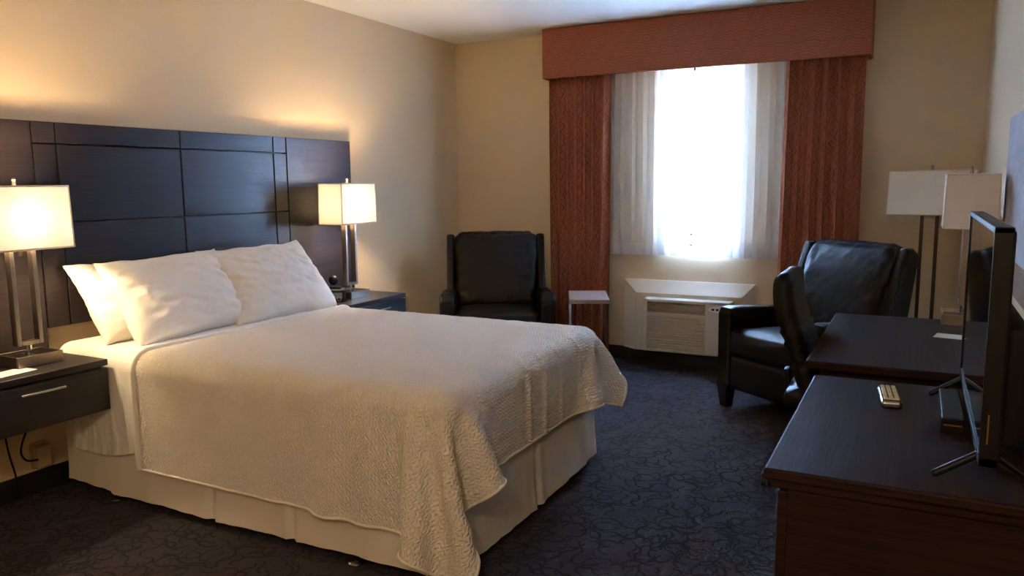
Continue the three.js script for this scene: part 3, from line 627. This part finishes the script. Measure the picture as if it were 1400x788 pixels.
// ---------------------------------------------------------------- desk, chair, dresser
{
  const d = thing('desk', 'dark wood writing desk with an unlit lamp on it', 'desk');
  part('top', bx(3.075, 3.685, 0.722, 0.75, 1.885, 2.92, 0.006, 3), M.mahogany, d);
  part('side_panel', bx(3.12, 3.68, 0, 0.722, 2.85, 2.88, 0.003), M.mahogany, d);
  part('side_panel', bx(3.12, 3.68, 0, 0.722, 1.92, 1.95, 0.003), M.mahogany, d);
  part('apron', bx(3.13, 3.15, 0.63, 0.722, 1.95, 2.85, 0.002), M.mahogany, d);
  part('modesty_panel', bx(3.655, 3.675, 0.30, 0.722, 1.95, 2.85, 0.002), M.mahogany, d);
}
{
  const c = thing('desk_chair', 'dark leather swivel desk chair pushed under the desk', 'chair', [3.145, 0, 2.20], R(90));
  // local +z faces the desk
  part('seat', cushion(0.46, 0.09, 0.46, { r: 0.035, puff: [0, 0.015, 0.01], crease: 0.002 }), M.leather, c, [0, 0.475, 0.03]);
  const b = part('backrest', cushion(0.40, 0.50, 0.07, { r: 0.033, puff: [0, 0, 0.012], crease: 0.003, freq: 12, sd: 4, seg: 30, shape: (q, u) => {
    q[2] += 0.05 * (1 - u[1]) ** 2 * 0.25 - 0.012 * Math.sin(u[1] * 3);
    if (u[1] < 0.2 && u[1] > -0.75) q[2] += Math.sign(u[2]) * 0.006 * Math.sin(u[1] * 34);
    q[0] *= 1 - 0.14 * Math.max(0, u[1]) ** 4;
  } }), M.leather, c, [0, 0.72, -0.195], [R(-7), 0, 0]);
  part('back_bracket', bx(-0.03, 0.03, -0.33, -0.16, -0.058, -0.035, 0.006), M.plasticBlack, b);
  part('mechanism', bx(-0.09, 0.09, 0.385, 0.43, -0.16, 0.10, 0.01), M.plasticBlack, c);
  part('gas_column', merge([cyl(0.026, 0.026, 0.30, 18).translate(0, 0.25, 0), cyl(0.034, 0.038, 0.08, 18).translate(0, 0.12, 0)]), M.plasticBlack, c);
  const base = new THREE.Group(); base.name = 'star_base'; c.add(base);
  for (let k = 0; k < 5; k++) {
    const a = R(-90 + 14 + 72 * k), dx = Math.cos(a), dz = Math.sin(a);
    part('arm', bar(V(dx * 0.02, 0.115, dz * 0.02), V(dx * 0.315, 0.075, dz * 0.315), 0.018, 10), M.plasticBlack, base);
    part('caster', merge([cyl(0.028, 0.028, 0.018, 18).rotateZ(Math.PI / 2).translate(0.014, 0.028, 0), cyl(0.028, 0.028, 0.018, 18).rotateZ(Math.PI / 2).translate(-0.014, 0.028, 0), bx(-0.022, 0.022, 0.035, 0.06, -0.022, 0.022, 0.008), cyl(0.007, 0.007, 0.03, 10).translate(0, 0.065, 0)]).rotateY(a).translate(dx * 0.31, 0, dz * 0.31), M.plasticBlack, base);
  }
}
{
  const d = thing('dresser', 'dark wood dresser with a television on it', 'dresser');
  const x0 = 3.13, x1 = 3.685, z0 = 3.165, z1 = 4.01;
  part('top', merge([bx(x0, x1, 0.742, 0.765, z0, z1, 0.006, 3), bx(x0 + 0.012, x1, 0.722, 0.744, z0 + 0.012, z1 - 0.012, 0.005)]), M.mahogany, d);
  part('carcass', bx(x0 + 0.045, x1, 0.06, 0.724, z0 + 0.022, z1 - 0.022, 0.003), M.mahogany, d);
  part('plinth', bx(x0 + 0.07, x1, 0, 0.062, z0 + 0.04, z1 - 0.04, 0.002), M.mahogany, d);
  for (let k = 0; k < 3; k++) {
    const f = part('drawer', bx(x0 + 0.024, x0 + 0.045, 0.075 + k * 0.215, 0.28 + k * 0.215, z0 + 0.03, z1 - 0.03, 0.003), M.mahogany, d), y = 0.18 + k * 0.215, zc = (z0 + z1) / 2;
    part('handle', merge([bar(V(x0, y, zc - 0.08), V(x0, y, zc + 0.08), 0.005), bar(V(x0, y, zc - 0.06), V(x0 + 0.024, y, zc - 0.06), 0.004), bar(V(x0, y, zc + 0.06), V(x0 + 0.024, y, zc + 0.06), 0.004)]), M.chrome, f);
  }
}

// ---------------------------------------------------------------- television and what lies around it
{
  const t = thing('television', 'black flat screen television standing on the dresser', 'television');
  const x = 3.497, z0 = 3.19, z1 = 3.965, y0 = 0.812, y1 = 1.246, b = 0.012;
  part('bezel', merge([bx(x, x + 0.03, y0, y0 + b + 0.006, z0, z1, 0.002), bx(x, x + 0.03, y1 - b, y1, z0, z1, 0.002), bx(x, x + 0.03, y0, y1, z0, z0 + b, 0.002), bx(x, x + 0.03, y0, y1, z1 - b, z1, 0.002)]), M.plasticBlack, t);
  part('screen', bx(x + 0.003, x + 0.006, y0 + b, y1 - b, z0 + b - 0.002, z1 - b + 0.002, 0), M.screen, t);
  part('rear_cover', bx(x + 0.006, x + 0.034, y0 + 0.004, y1 - 0.004, z0 + 0.004, z1 - 0.004, 0.008), M.plasticMatte, t);
  part('rear_housing', cushion(0.05, 0.24, 0.62, { r: 0.022 }), M.plasticMatte, t, [x + 0.055, y0 + 0.13, (z0 + z1) / 2]);
  part('mount_plate', bx(x + 0.03, x + 0.055, 1.02, 1.10, 3.5, 3.62, 0.004), M.plasticMatte, t);
  for (const z of [3.27, 3.905]) {
    const xc = x + 0.02;
    part('foot', merge([bar(V(xc, 0.828, z), V(xc - 0.085, 0.773, z + 0.012), 0.0075, 10), bar(V(xc, 0.828, z), V(xc + 0.085, 0.773, z + 0.012), 0.0075, 10), new THREE.SphereGeometry(0.0078, 10, 8).translate(xc - 0.085, 0.773, z + 0.012), new THREE.SphereGeometry(0.0078, 10, 8).translate(xc + 0.085, 0.773, z + 0.012)]), M.plasticBlack, t);
  }
  part('label_strip', bx(x + 0.010, x + 0.0125, 0.855, 0.91, z1 - 0.002, z1 + 0.0006, 0), M.gold, t);
}
{
  const s = thing('set_top_box', 'flat black media box in front of the television', 'media box');
  part('case', bx(3.447, 3.492, 0.7655, 0.800, 3.33, 3.61, 0.003), M.plasticBlack, s);
  part('front_strip', bx(3.452, 3.488, 0.782, 0.785, 3.609, 3.612, 0), M.gold, s);
}
{
  const r = thing('remote_control', 'silver remote control with pale keys lying on the dresser', 'remote', [3.335, 0.765, 3.385], R(6));
  part('body', new RoundedBoxGeometry(0.05, 0.022, 0.165, 3, 0.009).translate(0, 0.0112, 0), M.chrome, r);
  part('face', bx(-0.021, 0.021, 0.021, 0.0232, -0.076, 0.076, 0.001), M.plasticBlack, r);
  for (let j = 0; j < 4; j++) for (let i = 0; i < 3; i++) part('key', bx(-0.018 + i * 0.0128, -0.0078 + i * 0.0128, 0.0225, 0.0265, -0.068 + j * 0.033, -0.040 + j * 0.033, 0.002), M.keys, r);
  part('key', bx(-0.018, 0.018, 0.0225, 0.026, 0.064, 0.073, 0.0015), M.keys, r);
}
const cable = (pts, r, label, group) => single('cable', tube(pts.map((p) => V(...p)), r, 60, 7), M.plasticBlack, label, 'cord', group);
cable([[3.588, 1.0, 3.30], [3.605, 0.92, 3.25], [3.625, 0.84, 3.22], [3.64, 0.78, 3.25], [3.63, 0.772, 3.40], [3.622, 0.776, 3.605]], 0.005, 'black cable hanging from the back of the television');
{
  const c = thing('power_adapter', 'small black adapter behind the television', 'adapter', [3.62, 0.765, 3.66], R(12));
  part('case', bx(-0.03, 0.03, 0, 0.035, -0.055, 0.055, 0.006), M.plasticBlack, c);
  part('label_strip', bx(-0.018, 0.018, 0.012, 0.022, 0.0545, 0.0562, 0), M.gold, c);
}
{
  const c = thing('note_card', 'white card lying flat by the unlit desk lamp', 'card', [3.505, 0.75, 2.285], R(-10));
  part('sheet', bx(-0.05, 0.05, 0, 0.0015, -0.045, 0.045, 0), M.paper, c);
}
{
  const c = thing('tent_card', 'white folded tent card on the desk against the wall', 'card', [3.63, 0.75, 2.70], R(0));
  part('panel', bx(-0.0012, 0.0012, 0, 0.15, -0.10, 0.10, 0), M.paper, c, [-0.035, 0, 0], [0, 0, R(-13)]);
  part('panel', bx(-0.0012, 0.0012, 0, 0.15, -0.10, 0.10, 0), M.paper, c, [0.035, 0, 0], [0, 0, R(13)]);
}
{
  const a = thing('wall_art', 'blue and ochre abstract canvas hanging on the wall above the desk', 'picture');
  part('stretcher', bx(W - 0.034, W - 0.001, 0.945, 1.555, 2.02, 2.95, 0.002), M.artSide, a);
  const g = new THREE.PlaneGeometry(0.926, 0.606).rotateY(-Math.PI / 2).translate(W - 0.0348, 1.25, 2.485);
  part('canvas_print', g, M.art, a);
}

// ---------------------------------------------------------------- small things by the bed
{
  const c = thing('note_card', 'white paper lying on the nightstand under a lit lamp', 'card', [0.345, 0.632, 3.875], R(4));
  part('sheet', bx(-0.045, 0.045, 0, 0.0015, -0.09, 0.09, 0), M.paper, c);
}
{
  const c = thing('clock_radio', 'small black clock radio behind a pillow', 'clock radio', [0.27, 0.632, 1.90], R(35));
  part('body', new RoundedBoxGeometry(0.13, 0.075, 0.11, 3, 0.014).translate(0, 0.038, 0), M.plasticBlack, c);
  part('display', bx(-0.05, 0.05, 0.022, 0.058, 0.0545, 0.057, 0.001), M.screen, c);
  part('dock', bx(-0.04, 0.04, 0.074, 0.09, -0.03, 0.03, 0.006), M.plasticBlack, c);
  part('knob', new THREE.SphereGeometry(0.03, 20, 14).translate(-0.005, 0.125, -0.01), M.plasticBlack, c);
  part('trim_ring', new THREE.TorusGeometry(0.012, 0.002, 8, 24).translate(0.03, 0.02, 0.056), M.nickel, c);
}
function outlet(name, label, at, box) {
  const o = thing(name, label, 'outlet', at);
  part('plate', bx(0.001, 0.008, -0.058, 0.058, -0.036, 0.036, 0.003), M.ivory, o);
  for (const y of [-0.02, 0.02]) part('socket', bx(0.007, 0.010, y - 0.013, y + 0.013, -0.012, 0.012, 0.002), M.ivory, o);
  if (box) part('adapter', bx(0.008, 0.05, -0.05, 0.045, -0.03, 0.03, 0.006), M.ivory, o);
}
outlet('wall_outlet', 'beige wall outlet beyond the clock radio nightstand', [0, 0.44, 0.80]);
outlet('wall_outlet', 'beige outlet adapter low on the wall under the nightstand', [0, 0.17, 3.585], true);
cable([[0.10, 0.425, 3.60], [0.06, 0.36, 3.62], [0.03, 0.26, 3.66], [0.025, 0.20, 3.67], [0.03, 0.165, 3.65], [0.045, 0.16, 3.612]], 0.0045, 'black cord looping into the low outlet adapter', 'cords under the nightstand');
cable([[0.08, 0.425, 3.73], [0.04, 0.33, 3.735], [0.02, 0.2, 3.715], [0.02, 0.12, 3.70], [0.03, 0.012, 3.70]], 0.004, 'black cord hanging straight below the nightstand to the floor', 'cords under the nightstand');
cable([[0.13, 0.655, 3.78], [0.10, 0.66, 3.80], [0.068, 0.655, 3.86], [0.062, 0.637, 3.95], [0.09, 0.637, 4.03]], 0.003, 'thin lamp cord lying on the nightstand against the headboard');

renderer.render(scene, camera);
